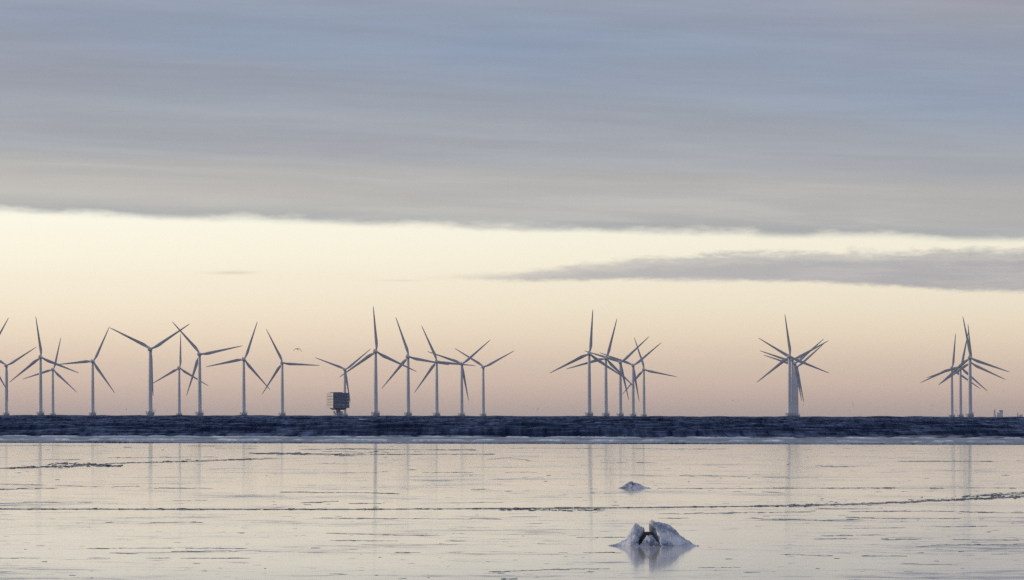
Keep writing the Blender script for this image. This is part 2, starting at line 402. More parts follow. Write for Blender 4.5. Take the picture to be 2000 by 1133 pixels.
# waves: a sum of directional components running towards the shore
comps = []
for i in range(30):
    lam = 4.5 * (1.098 ** i)                         # 4 m to 72 m
    th = rng.normal(0, 0.50)
    a = 0.0040 * lam ** 1.08 * (1.0 if lam < 36 else (36 / lam) ** 1.3)
    comps.append((lam, 2 * math.pi / lam * math.sin(th), 2 * math.pi / lam * math.cos(th), a, rng.uniform(0, 6.28)))
CAPS = [(35, 827, 12), (710, 826, 8), (752, 824.5, 5), (905, 823, 4), (1232, 829, 5), (330, 826, 5), (478, 833, 5), (1931, 831.5, 4), (610, 829, 3)]
capw = [(ground(x, y), w) for x, y, w in CAPS]
def sea_z(x, y, r, u):
    rr = r[:, :1]
    sp = np.gradient(rr[:, 0])[:, None]
    z = np.zeros_like(x)
    inner = (np.abs(u) < math.radians(5.0))
    for lam, kx, ky, a, ph in comps:
        wgt = np.clip((lam / (2.2 * sp)) - 0.6, 0, 1)
        if wgt.max() <= 0: continue
        ww = np.broadcast_to(wgt, x.shape)
        arg = kx * x + ky * y + ph
        s = np.sin(arg)
        z += a * ww * (s + 0.35 * s * s)
    sd = z[:, np.abs(u[0]) < .08].std(); z *= 0.40 / sd
    fade = np.clip((r - R_SLUSH) / 40.0, 0.3, 1) * np.where(r > 9500, 0.0, 1.0) * np.where(inner, 1, 0.3)
    z = z * fade
    zb = z.copy()
    foam = np.zeros_like(z)
    for p, w in capw:
        d = math.hypot(p.x, p.y); pu = math.atan2(p.x, p.y)
        m_ = (np.abs(u - pu) < w / F) & (np.abs(r - d) < 22)
        h_ = zb[m_]
        if len(h_):
            q = np.quantile(h_, 0.90)
            foam[m_] = np.maximum(foam[m_], np.clip((h_ - q) / 0.08, 0, 1))
    return drop(r) + z - 0.02, foam
rows = [R_SLUSH]
while rows[-1] < 9500: rows.append(rows[-1] + 1.5 * (rows[-1] / 1330.0) ** 1.15)
rows += list(np.linspace(rows[-1] + 250, R_FAR, 60))
o = grid_obj("sea", rows, np.sort(np.concatenate([flank(), np.radians(np.linspace(-4.6, 4.6, 1150))])), sea_z, m_sea)
tag(o, kind='structure')

# ------------------------------------------------------------------ wind turbine
HUB = 65.0; BL = 45.5
def blade_mesh():
    mb = MB(); rings = []
    st = [(0.6, 1.9, 1.0, 0), (2.2, 1.9, 1.0, 0), (4.5, 2.5, .62, 9), (7.5, 3.5, .36, 11), (9.5, 3.75, .29, 10), (13, 3.3, .25, 8), (18, 2.75, .22, 6),
          (24, 2.2, .20, 4), (30, 1.75, .18, 2.5), (36, 1.35, .17, 1), (41, 1.0, .16, 0), (44.3, .65, .15, 0), (45.5, .18, .2, 0)]
    for z, ch, th, tw in st:
        if ch > 1.95: ch = 1.95 + (ch - 1.95) * .78
        le = -0.95 if ch <= 1.9 and z < 3 else -max(0.30 * ch, min(0.95, ch * .32))
        pts = []
        for j in range(14):
            a = 2 * math.pi * j / 14
            x = le + ch * (0.5 - 0.5 * math.cos(a)); 
            if th < 0.9:
                f = (x - le) / ch
                y = th * ch * 0.5 * math.copysign(1, math.sin(a) + 1e-9) * (2.6 * (math.sqrt(max(f, 0)) - f * .92 - .08 * f * f) if 0 < f < 1 else 0)
            else:
                y = th * ch * 0.5 * math.sin(a)
            t_ = math.radians(tw)
            pts.append((x * math.cos(t_) + y * math.sin(t_), -x * math.sin(t_) + y * math.cos(t_), z))
        rings.append(pts)
    mb.loft(rings)
    return mb.mesh("blade", m_blade, 0.9)
def tower_mesh():
    mb = MB(); mb.lathe([(2.42, 3.6), (2.42, 4.4), (2.30, 14), (2.12, 26), (1.92, 38), (1.68, 50), (1.42, 62.6), (1.52, 62.7), (1.52, 63.3)], 24)
    return mb.mesh("tower", m_tower, 0.7)
def nacelle_mesh():
    mb = MB(); rings = []
    for y, hw, hh, zc in [(-6.6, 1.05, 1.0, .2), (-6.3, 1.45, 1.45, .15), (-4, 1.7, 1.75, .05), (0, 1.75, 1.85, 0), (2.3, 1.6, 1.7, 0), (2.9, 1.25, 1.3, 0)]:
        pts = []
        for j in range(16):
            a = 2 * math.pi * j / 16; c, s = math.cos(a), math.sin(a)
            pts.append((hw * math.copysign(abs(c) ** .55, c), y, HUB + zc + hh * math.copysign(abs(s) ** .55, s)))
        rings.append(pts)
    mb.loft(rings)
    mb.box((0, -5.6, HUB + 2.1), (1.6, .9, .55)); mb.bar((0.5, -5.6, HUB + 2.2), (0.5, -5.6, HUB + 3.6), .14); mb.bar((-0.5, -5.6, HUB + 2.2), (-0.5, -5.6, HUB + 3.3), .12)
    return mb.mesh("nacelle", m_tower, 0.7)
def hub_mesh():
    mb = MB()
    prof = [(1.15, 2.9), (1.5, 3.2), (1.6, 4.2), (1.5, 5.0), (1.1, 5.7), (.45, 6.1)]
    mb.loft([[(r * math.cos(2 * math.pi * j / 16), y, HUB + r * math.sin(2 * math.pi * j / 16)) for j in range(16)] for r, y in prof])
    return mb.mesh("hub", m_tower, 0.8)
def foundation_mesh():
    mb = MB(); mb.lathe([(3.9, -3.0), (3.9, 1.6), (4.35, 2.4), (4.35, 4.3), (4.1, 4.35), (4.1, 3.7), (2.6, 3.7)], 12, ph=math.pi / 12)
    return mb.mesh("foundation", m_conc, 0.5)
def rail_mesh():
    mb = MB(); k = 12; r = 4.2
    P = [(r * math.cos(2 * math.pi * j / k), r * math.sin(2 * math.pi * j / k)) for j in range(k)]
    for j in range(k):
        mb.bar((*P[j], 4.2), (*P[j], 5.5), .12)
        for z in (4.9, 5.45): mb.bar((*P[j], z), (*P[(j + 1) % k], z), .09)
    return mb.mesh("railing", m_rail)
def davit_mesh():
    mb = MB(); mb.bar((3.2, -1.8, 3.5), (3.2, -1.8, 6.6), .24); mb.bar((3.2, -1.8, 6.5), (4.9, -2.4, 7.1), .18); mb.bar((4.7, -2.35, 7.0), (4.7, -2.35, 5.6), .07)
    return mb.mesh("davit_crane", m_rail)
def cabinet_mesh():
    mb = MB(); mb.box((-2.9, -2.2, 4.27), (.9, .7, 1.36)); return mb.mesh("cabinet", m_rail)
def ladder_mesh():
    mb = MB()
    for x in (-1.1, -.5): mb.bar((x, -4.35, -2), (x, -4.35, 4.6), .11)
    for i in range(12): mb.bar((-1.1, -4.35, -1.5 + i * .5), (-.5, -4.35, -1.5 + i * .5), .07)
    return mb.mesh("ladder", m_rail)
def door_mesh():
    mb = MB(); mb.box((0.2, -2.42, 5.0), (1.0, .16, 2.1)); return mb.mesh("door", m_rail)

proto = empty("wind_turbine", (0, 0, 0))
fo = child("foundation", foundation_mesh(), proto)
child("railing", rail_mesh(), fo); child("davit_crane", davit_mesh(), fo); child("ladder", ladder_mesh(), fo); child("cabinet", cabinet_mesh(), fo)
tw = child("tower", tower_mesh(), proto); child("door", door_mesh(), tw)
child("nacelle", nacelle_mesh(), proto); child("hub", hub_mesh(), proto)
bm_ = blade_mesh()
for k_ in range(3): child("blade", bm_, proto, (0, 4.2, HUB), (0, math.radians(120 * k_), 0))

def dist_for_hub(y):
    lo, hi = 5000.0, 20000.0
    for _ in range(60):
        m_ = (lo + hi) / 2
        yy = 797 - F * (HUB + drop(m_) - CAM_H) / m_
        if yy < y: lo = m_
        else: hi = m_
    return lo
G = "wind turbines standing in the sea along the horizon"
TURB = [  # hub x, hub y, blade angle, label
 (-25, 693, 30, "wind turbine cut by the left picture edge, only one blade tip showing high up"),
 (13, 714, 58, "leftmost whole tower, turbine with its left blade cut by the picture edge"),
 (80, 698, -8, "tall turbine second tower from the left, one blade nearly straight up"),
 (104, 722, 13, "small far turbine just right of the second tower, overlapped by its blade"),
 (182, 706, 25, "lone turbine left of the big Y shaped one, one blade level to the left"),
 (294.5, 682, 57, "biggest turbine on the left, blades in a Y with one hanging beside its tower"),
 (351, 719, 1, "small far turbine between two bigger ones, one blade pointing straight up"),
 (391, 692, 78.5, "turbine whose upper left blade tip crosses the big Y turbine's blade"),
 (477, 702, 19, "turbine with a long blade to the left, lower right blade crossing its neighbour's"),
 (552, 709, 93.5, "turbine below left of the large gull, one blade level to the right"),
 (674.5, 722, 51, "far turbine partly hidden behind the boxy transformer platform"),
 (735, 687, -4.3, "tall turbine right of the transformer platform, one blade almost straight up"),
 (798.5, 697, 101, "second turbine right of the platform, upper blade leaning left"),
 (853.7, 706, 96, "third turbine right of the platform, upper left blade and a level right blade"),
 (902.5, 711, 49.5, "turbine second from the right in the long middle row, blades in a flat Y"),
 (945, 717, 62, "last and smallest turbine at the right end of the long middle row, Y blades"),
 (1151.5, 691, 4, "tallest turbine at the left of the five turbine cluster, blade straight up"),
 (1184, 700, 15, "second turbine of the five turbine cluster, upper blade leaning slightly right"),
 (1212.5, 708, 47.5, "middle turbine of the five turbine cluster, nacelle bulging on its left"),
 (1237.3, 714, 50.5, "fourth turbine of the five turbine cluster, blades in a Y"),
 (1258.6, 722, 102, "smallest turbine at the right of the five turbine cluster, blade level to the right"),
 (1543.5, 696.5, -7.5, "front turbine of the stacked star of turbines, one blade straight up"),
 (1548.5, 702.5, 62, "second turbine in the stacked star, Y blades just behind the front one"),
 (1553.2, 710, 49.5, "third turbine in the stacked star, seen between the towers in front"),
 (1557.3, 716.5, 49, "rearmost turbine of the stacked star, lowest Y blades at its right"),
 (1895.5, 699, -10.5, "front turbine of the right hand group, tallest, standing on its right side"),
 (1896.5, 708.5, -4.5, "turbine hidden directly behind the front tower of the right hand group"),
 (1876.8, 716.5, 12, "middle tower of the right hand group, upper blade leaning right"),
 (1860, 719.5, 5.5, "smallest leftmost tower of the right hand group, one blade straight up"),
]
YAW = math.radians(-9)
for i, (hx, hy, ang, lab) in enumerate(TURB):
    roll_fix = 2.0 * (hx - 1000) / 1000.0             # the frame is rolled a little
    D = dist_for_hub(hy - roll_fix)
    o = proto if i == 0 else copy_tree(proto)
    yaw = YAW + random.uniform(-.05, .05)
    p = at(hx, hy, D)
    o.location = (p.x - 4.2 * math.sin(-yaw), p.y, drop(math.hypot(p.x, p.y)))
    o.rotation_euler = (0, 0, yaw)
    kk = 0
    for ch in children_of(o):
        if ch.name.startswith("blade"):
            ch.rotation_euler = (0, math.radians(ang + 120 * kk), 0); kk += 1
    tag(o, lab, "wind turbine", G)

# ------------------------------------------------------------------ transformer platform
m_plat = pmat("platform_steel", (0.10, 0.15, 0.225), 0.5, var=0.15, vscale=0.5)[0]
m_cream = pmat("platform_cream_panel", (0.82, 0.76, 0.70), 0.6, var=0.06, vscale=0.6)[0]
m_slot = pmat("louvre_dark", (0.06, 0.055, 0.06), 0.6, var=0.2, vscale=1.0)[0]
m_pane = pmat("pale_window", (0.55, 0.58, 0.62), 0.15, var=0.1, vscale=1.0)[0]
m_prim = pmat("shaft_primer", (0.26, 0.22, 0.25), 0.7, var=0.15, vscale=0.6)[0]
DP = 8450.0; q = DP / F
pc = at(660.5, 815, DP)
plat = empty("transformer_platform", (pc.x, pc.y, drop(DP)), math.radians(0))
tag(plat, "boxy dark blue transformer platform on a single shaft, cream slatted left side", "platform")
ps = math.radians(25)
A = 15.6; Bf = 17.4                                     # side wall and front wall lengths
# the body is turned so that its narrow cream wall looks to the lower left
Rz = Matrix.Rotation(ps, 3, 'Z')                       # front normal turns towards camera-right
zb_, zt_ = 9.0, 24.0
def loc(v): return Rz @ Vector(v)
mb = MB(); mb.box(loc((0, 0, (zb_ + zt_) / 2)), (Bf, A, zt_ - zb_), Rz.to_3x3())
wall = mb.build("wall", m_plat, plat)
mb = MB()
for i in range(4):
    z = zb_ + 2.9 + i * 2.85
    mb.box(loc((-Bf / 2 - .12, 0.3, z + .1)), (.3, A - .8 - (i % 2) * 2.5, .42), Rz)
for i in range(6):
    mb.box(loc((-Bf / 2 - .12, -A / 2 + .4 + i * (A - .8) / 5, (zb_ + zt_) / 2)), (.22, .16, zt_ - zb_ - .3), Rz)
lou = None
mbp = MB(); mbp.box(loc((-Bf / 2 - .04, 0, (zb_ + zt_) / 2)), (.12, A - .2, zt_ - zb_ - .2), Rz)
pan = mbp.build("side_panel", m_cream, plat)
mb.build("slat", m_slot, pan)
mb = MB(); mb.box(loc((-2.0, 0, zt_ + .35)), (9.0, 10.0, .7), Rz); mb.box(loc((2.6, 2, zt_ + .2)), (3, 4, .4), Rz)
mb.build("roof", m_plat, plat)
for (xx, z, w) in [(Bf / 2 - 1.7, 21.2, 2.0), (Bf / 2 - 1.7, 18.3, 2.0), (Bf / 2 - 1.7, 15.3, 1.8), (Bf / 2 - 1.7, 12.1, 2.2), (-1.9, 12.1, 2.4), (1.9, 12.1, 2.4), (-5.9, 12.1, 1.2)]:
    mb = MB(); mb.box(loc((xx, -A / 2 - .06, z)), (w, .16, .55), Rz); mb.build("window", m_pane, plat)
mb = MB()                                               # deck line on the front wall
for z in (14.2, 17.2, 20.2): mb.box(loc((0, -A / 2 - .10, z)), (Bf - .4, .2, .16), Rz)
mb.build("walkway", m_slot, plat)
mb = MB()
mb.loft([[loc((sx * 6.6, sy * 6.0, zb_ - .02)) for sx, sy in ((-1, -1), (1, -1), (1, 1), (-1, 1))],
         [loc((sx * 6.2, sy * 5.6, zb_ - .9)) for sx, sy in ((-1, -1), (1, -1), (1, 1), (-1, 1))],
         [loc((sx * 4.2, sy * 4.0, zb_ - 1.9)) for sx, sy in ((-1, -1), (1, -1), (1, 1), (-1, 1))]])
mb.build("hull", m_plat, plat)
mb = MB(); mb.lathe([(2.35, 4.3), (2.35, 7.3)], 20); mb.build("shaft", m_prim, plat, 0.7)
mb = MB(); mb.lathe([(4.7, -3), (4.7, 2.2), (5.0, 3.2), (5.0, 4.2), (2.4, 4.32)], 12, ph=.26); fp = mb.build("foundation", m_conc, plat)
mb = MB()
for j in range(12):
    a0 = (4.85 * math.cos(j * .5236), 4.85 * math.sin(j * .5236)); a1 = (4.85 * math.cos((j + 1) * .5236), 4.85 * math.sin((j + 1) * .5236))
    mb.bar((*a0, 4.2), (*a0, 5.8), .14)
    for z in (5.0, 5.75): mb.bar((*a0, z), (*a1, z), .10)
mb.box((-3.9, -2.2, 5.1), (1.2, .9, 1.9)); mb.box((3.6, -2.6, 4.9), (1.6, .9, 1.5))
mb.build("railing", m_rail, fp)

# ------------------------------------------------------------------ far harbour on the right, 24 km off
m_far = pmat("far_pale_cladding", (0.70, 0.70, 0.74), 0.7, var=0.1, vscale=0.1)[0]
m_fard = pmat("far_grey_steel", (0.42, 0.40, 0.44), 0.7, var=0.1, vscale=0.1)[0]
DH = 26500.0; hq = DH / F
def far_base(x):
    p = at(x, 815, DH); return Vector((p.x, p.y, drop(DH)))
def zpx(x, y): return at(x, y, DH).z - drop(DH)
o = empty("silo_building", far_base(1953)); tag(o, "pale hazy block with a darker flat top on the horizon, right of the turbines", "building")
mb = MB(); mb.box((2.6 * hq, 0, zpx(1955, 803.5) / 2), (6.0 * hq, 16, zpx(1955, 803.5))); w = mb.build("wall", m_far, o)
mb = MB(); mb.box((2.0 * hq, 0, zpx(1955, 802.5)), (6.8 * hq, 17, 2.6 * hq)); mb.build("roof", m_fard, o)
mb = MB(); mb.box((-3.2 * hq, 2, zpx(1950, 806) / 2), (5.0 * hq, 15, zpx(1950, 806))); mb.build("annex", m_far, o)
def tower_crane(xb, ytop, w_, label):
    o = empty("harbour_crane", far_base(xb)); tag(o, label, "crane", "cranes in the far harbour")
    H = zpx(xb, ytop); mb = MB(); s = w_ * hq
    for sg in (-1, 1):
        mb.bar((-s * 1.0 if sg < 0 else s * .55, sg * 3, 0), (0, sg * 1.5, H), 1.5)
    for i in range(5):
        z = H * (.35 + .12 * i); k1 = 1 - z / H
        mb.bar((-s * k1, 0, z), (s * .55 * k1, 0, z), .8)
        mb.bar((-s * k1, 0, z), (s * .55 * (k1 - .12), 0, z + H * .12), .7)
    mb.build("frame", m_fard, o)
    mb = MB(); mb.box((.2 * s, 0, H * .62), (s * .5, 5, H * .10)); mb.build("cabin", m_far, o)
    mb = MB(); mb.bar((0, 0, H), (-s * .5, 0, H * .84), 1.2); mb.bar((0, 0, H), (s * .35, 0, H * 1.02), 1.2); mb.build("jib", m_fard, o)
tower_crane(1943, 800, 5.0, "tallest far crane, an A shaped lattice left of the pale block")
tower_crane(1988, 806.5, 2.6, "smaller far crane near the right picture edge beside a low shed")
o = empty("harbour_shed", far_base(1994)); tag(o, "low pale hazy shed on the horizon at the right picture edge", "building")
mb = MB(); mb.box((0, 0, zpx(1994, 811) / 2), (6.5 * hq, 14, zpx(1994, 811))); mb.build("wall", m_far, o)
mb = MB(); mb.box((.8 * hq, 0, zpx(1994, 810.4)), (4.2 * hq, 12, 1.2 * hq)); mb.build("roof", m_fard, o)

def shard(mb, p, L, H, Wd, rot):
    ca, sa = math.cos(rot), math.sin(rot)
    n_ = random.choice((3, 4, 4, 5)); pts = []
    xs = sorted(random.uniform(-.5, .5) for _ in range(n_ - 2)); xs = [-.5] + xs + [.5]
    hs = [random.uniform(.05, .45)] + [random.uniform(.45, 1.0) for _ in xs[1:-1]] + [random.uniform(.05, .45)]
    lean = random.uniform(-.3, .7)
    V = []
    for x, h in zip(xs, hs):
        for (yy, z) in ((-.5, -.15), (.5, -.15), (.5 + lean, 1.0), (-.5 + lean * .8, .92)):
            lx = x * L; ly = yy * Wd; V.append((p.x + lx * ca - ly * sa, p.y + lx * sa + ly * ca, p.z + (z * h if z > 0 else z * .1) * H))
    k = 4; Fs = []
    for i in range(len(xs) - 1):
        for j in range(4):
            a = i * k + j; b_ = i * k + (j + 1) % 4; Fs.append((a, b_, b_ + k, a + k))
    Fs.append((3, 2, 1, 0)); e = (len(xs) - 1) * k; Fs.append((e, e + 1, e + 2, e + 3))
    mb.raw(V, Fs)
# ------------------------------------------------------------------ ice mounds
def lerp_prof(pts, x):
    return float(np.interp(x, [p[0] for p in pts], [p[1] for p in pts]))
def slab(name, parent, c, s, prof, ybase, inner_front, inner_back, inner_is_right, dfront, dback, seed, nu=72, nv=34, yoff=0.0, undercut=3.5):
    """a broken piece of an ice dome; prof in picture pixels about (c, ybase), s metres per pixel"""
    r_ = np.random.default_rng(seed)
    ph = r_.uniform(0, 6.28, 24)
    x0, x1 = prof[0][0], prof[-1][0]
    vs = []; top = []
    for i in range(nu):
        fx = i / (nu - 1); px = x0 + (x1 - x0) * fx
        h = max(0.0, (ybase - lerp_prof(prof, px)) * s)
        row = []
        for j in range(nv):
            v = -1 + 2 * j / (nv - 1)
            df = 0.10 + dfront * (h / .8) ** .8; db = 0.08 + dback * (h / .8) ** .8
            y = v * df if v < 0 else v * db
            g = 1 - abs(v) ** 1.35
            g = max(g, 0)
            x = px
            t_ = fx if inner_is_right else 1 - fx          # 1 at the broken edge
            if t_ > 0.45:
                k_ = (t_ - .45) / .55
                fr = max(0, -v)
                x += (inner_front - inner_back) * fr ** .7 * k_ ** 1.5
            z = h * g
            nz = (math.sin(px * .31 + y * 5 + ph[0]) * math.sin(y * 9 + ph[1] + px * .1) + .6 * math.sin(px * .83 + ph[2]) * math.sin(y * 17 + ph[3] + px * .33) + .4 * math.sin(px * 1.9 + y * 13 + ph[4]))
            edge = min(1, h / .15) * (g if v < 0 else 1)
            nz2 = math.sin(px * 2.7 + y * 31 + ph[7]) * math.sin(y * 43 + px * 1.1 + ph[8]) + math.sin(px * 4.1 - y * 23 + ph[9])
            z += (nz * .026 + nz2 * .008) * edge
            y += math.sin(px * .5 + ph[5] + z * 8) * .03 * edge
            X_ = (x - c) * s + math.sin(z * 14 + y * 6 + ph[6]) * .022 * (k_ if t_ > .45 else 0) * min(1, h / .2)
            if t_ > .8 and undercut != 0: X_ += -undercut * s * ((t_ - .8) / .2) ** 2 * (z / max(h, .01)) * (-1 if inner_is_right else 1)
            row.append((X_, y + yoff, max(z, 0) - (0.012 if v in (-1, 1) or h < .02 else 0)))
        top.append(row)
    mb = MB(); k = nv
    V = [p for r in top for p in r]; Fs = []
    for i in range(nu - 1):
        for j in range(nv - 1):
            a = i * k + j; Fs.append((a, a + k, a + k + 1, a + 1))
    off = len(V); sgn = -1 if inner_is_right else 1; V0 = list(V)
    for i in range(nu):
        t_ = i / (nu - 1) if inner_is_right else 1 - i / (nu - 1); k_ = max(0, (t_ - .6) / .4) ** 2
        V += [(p[0] + sgn * k_ * 8 * s, p[1], -.03) for p in V0[i * k:(i + 1) * k]]
    for i in range(nu - 1):
        for j in range(nv - 1):
            a = off + i * k + j; Fs.append((a, a + 1, a + k + 1, a + k))
    for i in range(nu - 1):
        for j in (0, nv - 1):
            a = i * k + j; Fs.append((a, a + k, off + a + k, off + a))
    for j in range(nv - 1):
        for i in (0, nu - 1):
            a = i * k + j; Fs.append((a, a + 1, off + a + 1, off + a))
    mb.raw(V, Fs)
    o = mb.build(name, m_mound, parent, 0.6)
    return o
def rock_obj(p, pts, s, c, ybase, depth, yoff, label):
    mb = MB(); F1 = [((x - c) * s, yoff - depth / 2, (ybase - y) * s) for x, y in pts]
    rings = []
    for f, sh in ((-.5, .92), (-.2, 1.0), (.25, 1.0), (.5, .9)):
        cx = sum(a[0] for a in F1) / len(F1)
        rings.append([(cx + (a[0] - cx) * sh, yoff + f * depth + random.uniform(-.02, .02), a[2] * (sh if a[2] > 0 else 1)) for a in F1])
    mb.loft(rings)
    o = mb.build("rock", m_rock); o.location = p
    tag(o, label, "rock")

b1 = ground(1283, 1066.2); s1 = b1.length and (b1 - Vector((0, 0, CAM_H))).length / F
mound = empty("ice_mound", b1); tag(mound, "large split ice mound in the foreground, two jagged slabs with a gap between", "ice mound", "ice mounds on the frozen shallows")
YB = 1066.2
LP = [(1178, 1066.3), (1192, 1064.6), (1204, 1062), (1212, 1059.3), (1218, 1055), (1223, 1051), (1227, 1046), (1230, 1040), (1233, 1035), (1234.5, 1030), (1237, 1027), (1240, 1024.5), (1244, 1022.8), (1249, 1025.5), (1254, 1029), (1258, 1031), (1260.5, 1036)]
RP = [(1269.5, 1017.5), (1272, 1015.3), (1275.5, 1015.8), (1279, 1018), (1282, 1020.3), (1288, 1021.3), (1293, 1020.4), (1299, 1022), (1305, 1024.2), (1310, 1025.5), (1314, 1031), (1319, 1036), (1326, 1042), (1334, 1048.5), (1343, 1055), (1352, 1061), (1360, 1065), (1370, 1066.3)]
slab("ice_slab", mound, 1283, s1, LP, YB, 1247, 1260.5, True, 0.62, 0.45, 1, undercut=-1.0)
slab("ice_slab", mound, 1283, s1, RP, YB, 1291, 1269.5, False, 0.72, 0.5, 2, undercut=1.0)
FP = [(1246, 1066), (1250, 1062), (1254, 1057.5), (1258, 1053), (1262, 1047), (1265, 1045.5), (1269, 1042.8), (1272, 1043.5), (1275, 1046.5), (1278, 1050.5), (1283, 1057), (1290, 1063.5), (1297, 1066)]
slab("ice_shard", mound, 1283, s1, FP, YB, 1296, 1296, True, 0.20, 0.06, 3, 40, 14, yoff=-.50)
R_ = random.Random(9)
for px, py, w_, h_ in ((1241, 1065.5, 7, 4), (1252, 1066.4, 6, 3), (1294, 1066.6, 8, 4.5), (1303, 1066.8, 5, 2.5), (1362, 1066.5, 5, 2), (1225, 1066.3, 5, 2), (1278, 1067, 5, 2.5)):
    mb = MB(); p_ = ground(px, py) - b1
    shard(mb, p_, w_ * s1, h_ * s1, w_ * .7 * s1, R_.gauss(0, .6)); mb.build("ice_fragment", m_mound, mound)
rock_obj(b1, [(1247, 1067), (1249.5, 1058), (1252, 1052), (1256, 1040.5), (1258, 1038.5), (1274.5, 1038.3), (1276, 1041), (1278, 1050), (1279.5, 1058), (1280, 1067)], s1, 1283, YB, .22, -.30,
         "black wet rock showing in the gap of the large foreground ice mound")
b2 = ground(1237, 953.6); s2 = (b2 - Vector((0, 0, CAM_H))).length / F
mound2 = empty("ice_mound", b2); tag(mound2, "small distant ice mound with a notched pointed top, behind the large one", "ice mound", "ice mounds on the frozen shallows")
slab("ice_slab", mound2, 1237, s2, [(1203, 953.7), (1210, 952.4), (1215, 950), (1221, 946.4), (1227, 942.5), (1231, 939.4), (1232, 940.5)], 953.6, 1233.5, 1232, True, .55, .5, 5, 30, 16)
slab("ice_slab", mound2, 1237, s2, [(1236, 940.8), (1240, 941.8), (1245, 943.8), (1250, 946), (1256, 949.2), (1262, 951), (1270, 952.7), (1280, 953.7)], 953.6, 1234.5, 1236, False, .55, .5, 6, 30, 16)
slab("ice_shard", mound2, 1237, s2, [(1229, 953), (1232, 948), (1234, 946.5), (1236, 947.5), (1240, 953)], 953.6, 1240, 1240, True, .35, .1, 7, 12, 10, yoff=-.25)
rock_obj(b2, [(1232, 954), (1232.7, 946.5), (1233.6, 943.8), (1235.6, 943.8), (1236.5, 946.5), (1237.5, 954)], s2, 1237, 953.6, .3, -.05, "tiny dark rock tip in the notch of the small distant ice mound")

# ------------------------------------------------------------------ ridges of broken ice
def ridge(mb, line, hpx, lpx, step, spread, gap=0.0, seed=0, swell=True):
    """line in picture pixels on the ice; shard sizes in picture pixels at that distance"""
    R_ = random.Random(seed)
    xs = [p[0] for p in line]; ys = [p[1] for p in line]
    x = xs[0]; g_on = True; run = 0; w = 1.0
    while x < xs[-1]:
        run -= 1
        if run <= 0:
            g_on = R_.random() > gap; run = R_.randint(3, 12); w = R_.uniform(.55, 1.25) if swell else 1.0
        if g_on:
            y = float(np.interp(x, xs, ys)) + R_.gauss(0, spread)
            p = ground(x, y); d = (p - Vector((0, 0, CAM_H))).length; s = d / F
            L = R_.uniform(*lpx) * s; H = R_.uniform(*hpx) * s * w
            shard(mb, p, L, max(H, .008), max(.06, R_.uniform(.3, .8) * L), R_.gauss(0, .5))
        x += step * R_.uniform(.4, 1.6)
    return mb
def ribbon(mb, line, hpx):
    """the frozen-in foot of a ridge: a low continuous welt the broken plates stand on"""
    xs = [p[0] for p in line]; ys = [p[1] for p in line]; rings = []
    N = max(8, int((xs[-1] - xs[0]) / 9))
    for i in range(N + 1):
        x = xs[0] + (xs[-1] - xs[0]) * i / N
        p = ground(x, float(np.interp(x, xs, ys))); s = (p - Vector((0, 0, CAM_H))).length / F
        h = hpx * s * random.uniform(.4, 1.0) * (0.3 if i in (0, N) else 1); w = .22 + random.uniform(0, .15)
        rings.append([(p.x, p.y - w, p.z - .02), (p.x, p.y, p.z + h), (p.x, p.y + w, p.z - .02)])
    mb.loft(rings)
random.seed(3)
RUB = MB()
mb = MB()
LA = [(-260, 992), (0, 994.3), (200, 994.6), (400, 995), (700, 995), (900, 994), (1050, 993), (1180, 992.2), (1300, 991), (1400, 989.8), (1500, 988.4), (1600, 986.8), (1680, 984.5), (1750, 981.5), (1850, 977.3), (1930, 973.3), (2000, 970), (2240, 957)]
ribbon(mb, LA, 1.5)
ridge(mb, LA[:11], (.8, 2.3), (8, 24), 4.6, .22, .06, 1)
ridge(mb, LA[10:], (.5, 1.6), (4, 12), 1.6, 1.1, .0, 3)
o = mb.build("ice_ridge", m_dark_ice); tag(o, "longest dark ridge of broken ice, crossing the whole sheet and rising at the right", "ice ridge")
mb = MB(); LA2 = [(1880, 970.5), (1950, 966.5), (2000, 963), (2200, 950)]; ribbon(mb, LA2, .6)
ridge(mb, LA2, (.5, 1.4), (4, 12), 1.8, 1.6, .08, 4)
o = mb.build("ice_ridge", m_dark_ice); tag(o, "short upper branch of broken ice above the long ridge at the right picture edge", "ice ridge")
ridge(RUB, [(980, 996), (1060, 996), (1180, 997)], (.8, 2.2), (5, 14), 4, .8, .1, 2)
ridge(RUB, [(1560, 985), (1700, 980), (1900, 973)], (.5, 1.3), (3, 7), 7, 2.6, .5, 31)
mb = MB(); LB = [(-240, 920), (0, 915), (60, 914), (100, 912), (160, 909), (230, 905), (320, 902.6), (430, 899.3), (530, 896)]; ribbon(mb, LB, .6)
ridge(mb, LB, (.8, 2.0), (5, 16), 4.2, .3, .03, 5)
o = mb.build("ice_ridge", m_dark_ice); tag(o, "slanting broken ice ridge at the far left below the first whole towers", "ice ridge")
ridge(RUB, [(20, 914), (110, 911.5), (170, 909.5), (240, 910.0)], (.8, 1.9), (4, 12), 1.7, 1.1, .0, 6)
ridge(RUB, [(95, 906.5), (150, 906), (215, 909)], (.6, 1.8), (4, 12), 2.2, 1.0, .05, 7)
for ln, lab, a_ in (([(490, 885.5), (560, 886.5), (630, 887.2), (690, 890.2)], "thick dark patch of ice rubble near the surf, lower left of the transformer platform", ((.6, 1.6), (6, 18), 1.9, .8, .0, 8)),
                   ([(590, 877.5), (700, 877), (800, 878.5), (930, 879)], "thin dark ice ridge closest to the surf, below the transformer platform", ((.5, 1.2), (10, 26), 6, .4, .1, 9)),
                   ([(630, 887), (800, 887.6), (960, 887.3)], "thin level ice ridge below the middle row of turbines, second from the surf", ((.5, 1.3), (10, 26), 6, .2, .05, 10))):
    mb = MB(); ribbon(mb, ln, .6); ridge(mb, ln, *a_); o = mb.build("ice_ridge", m_dark_ice); tag(o, lab, "ice ridge")
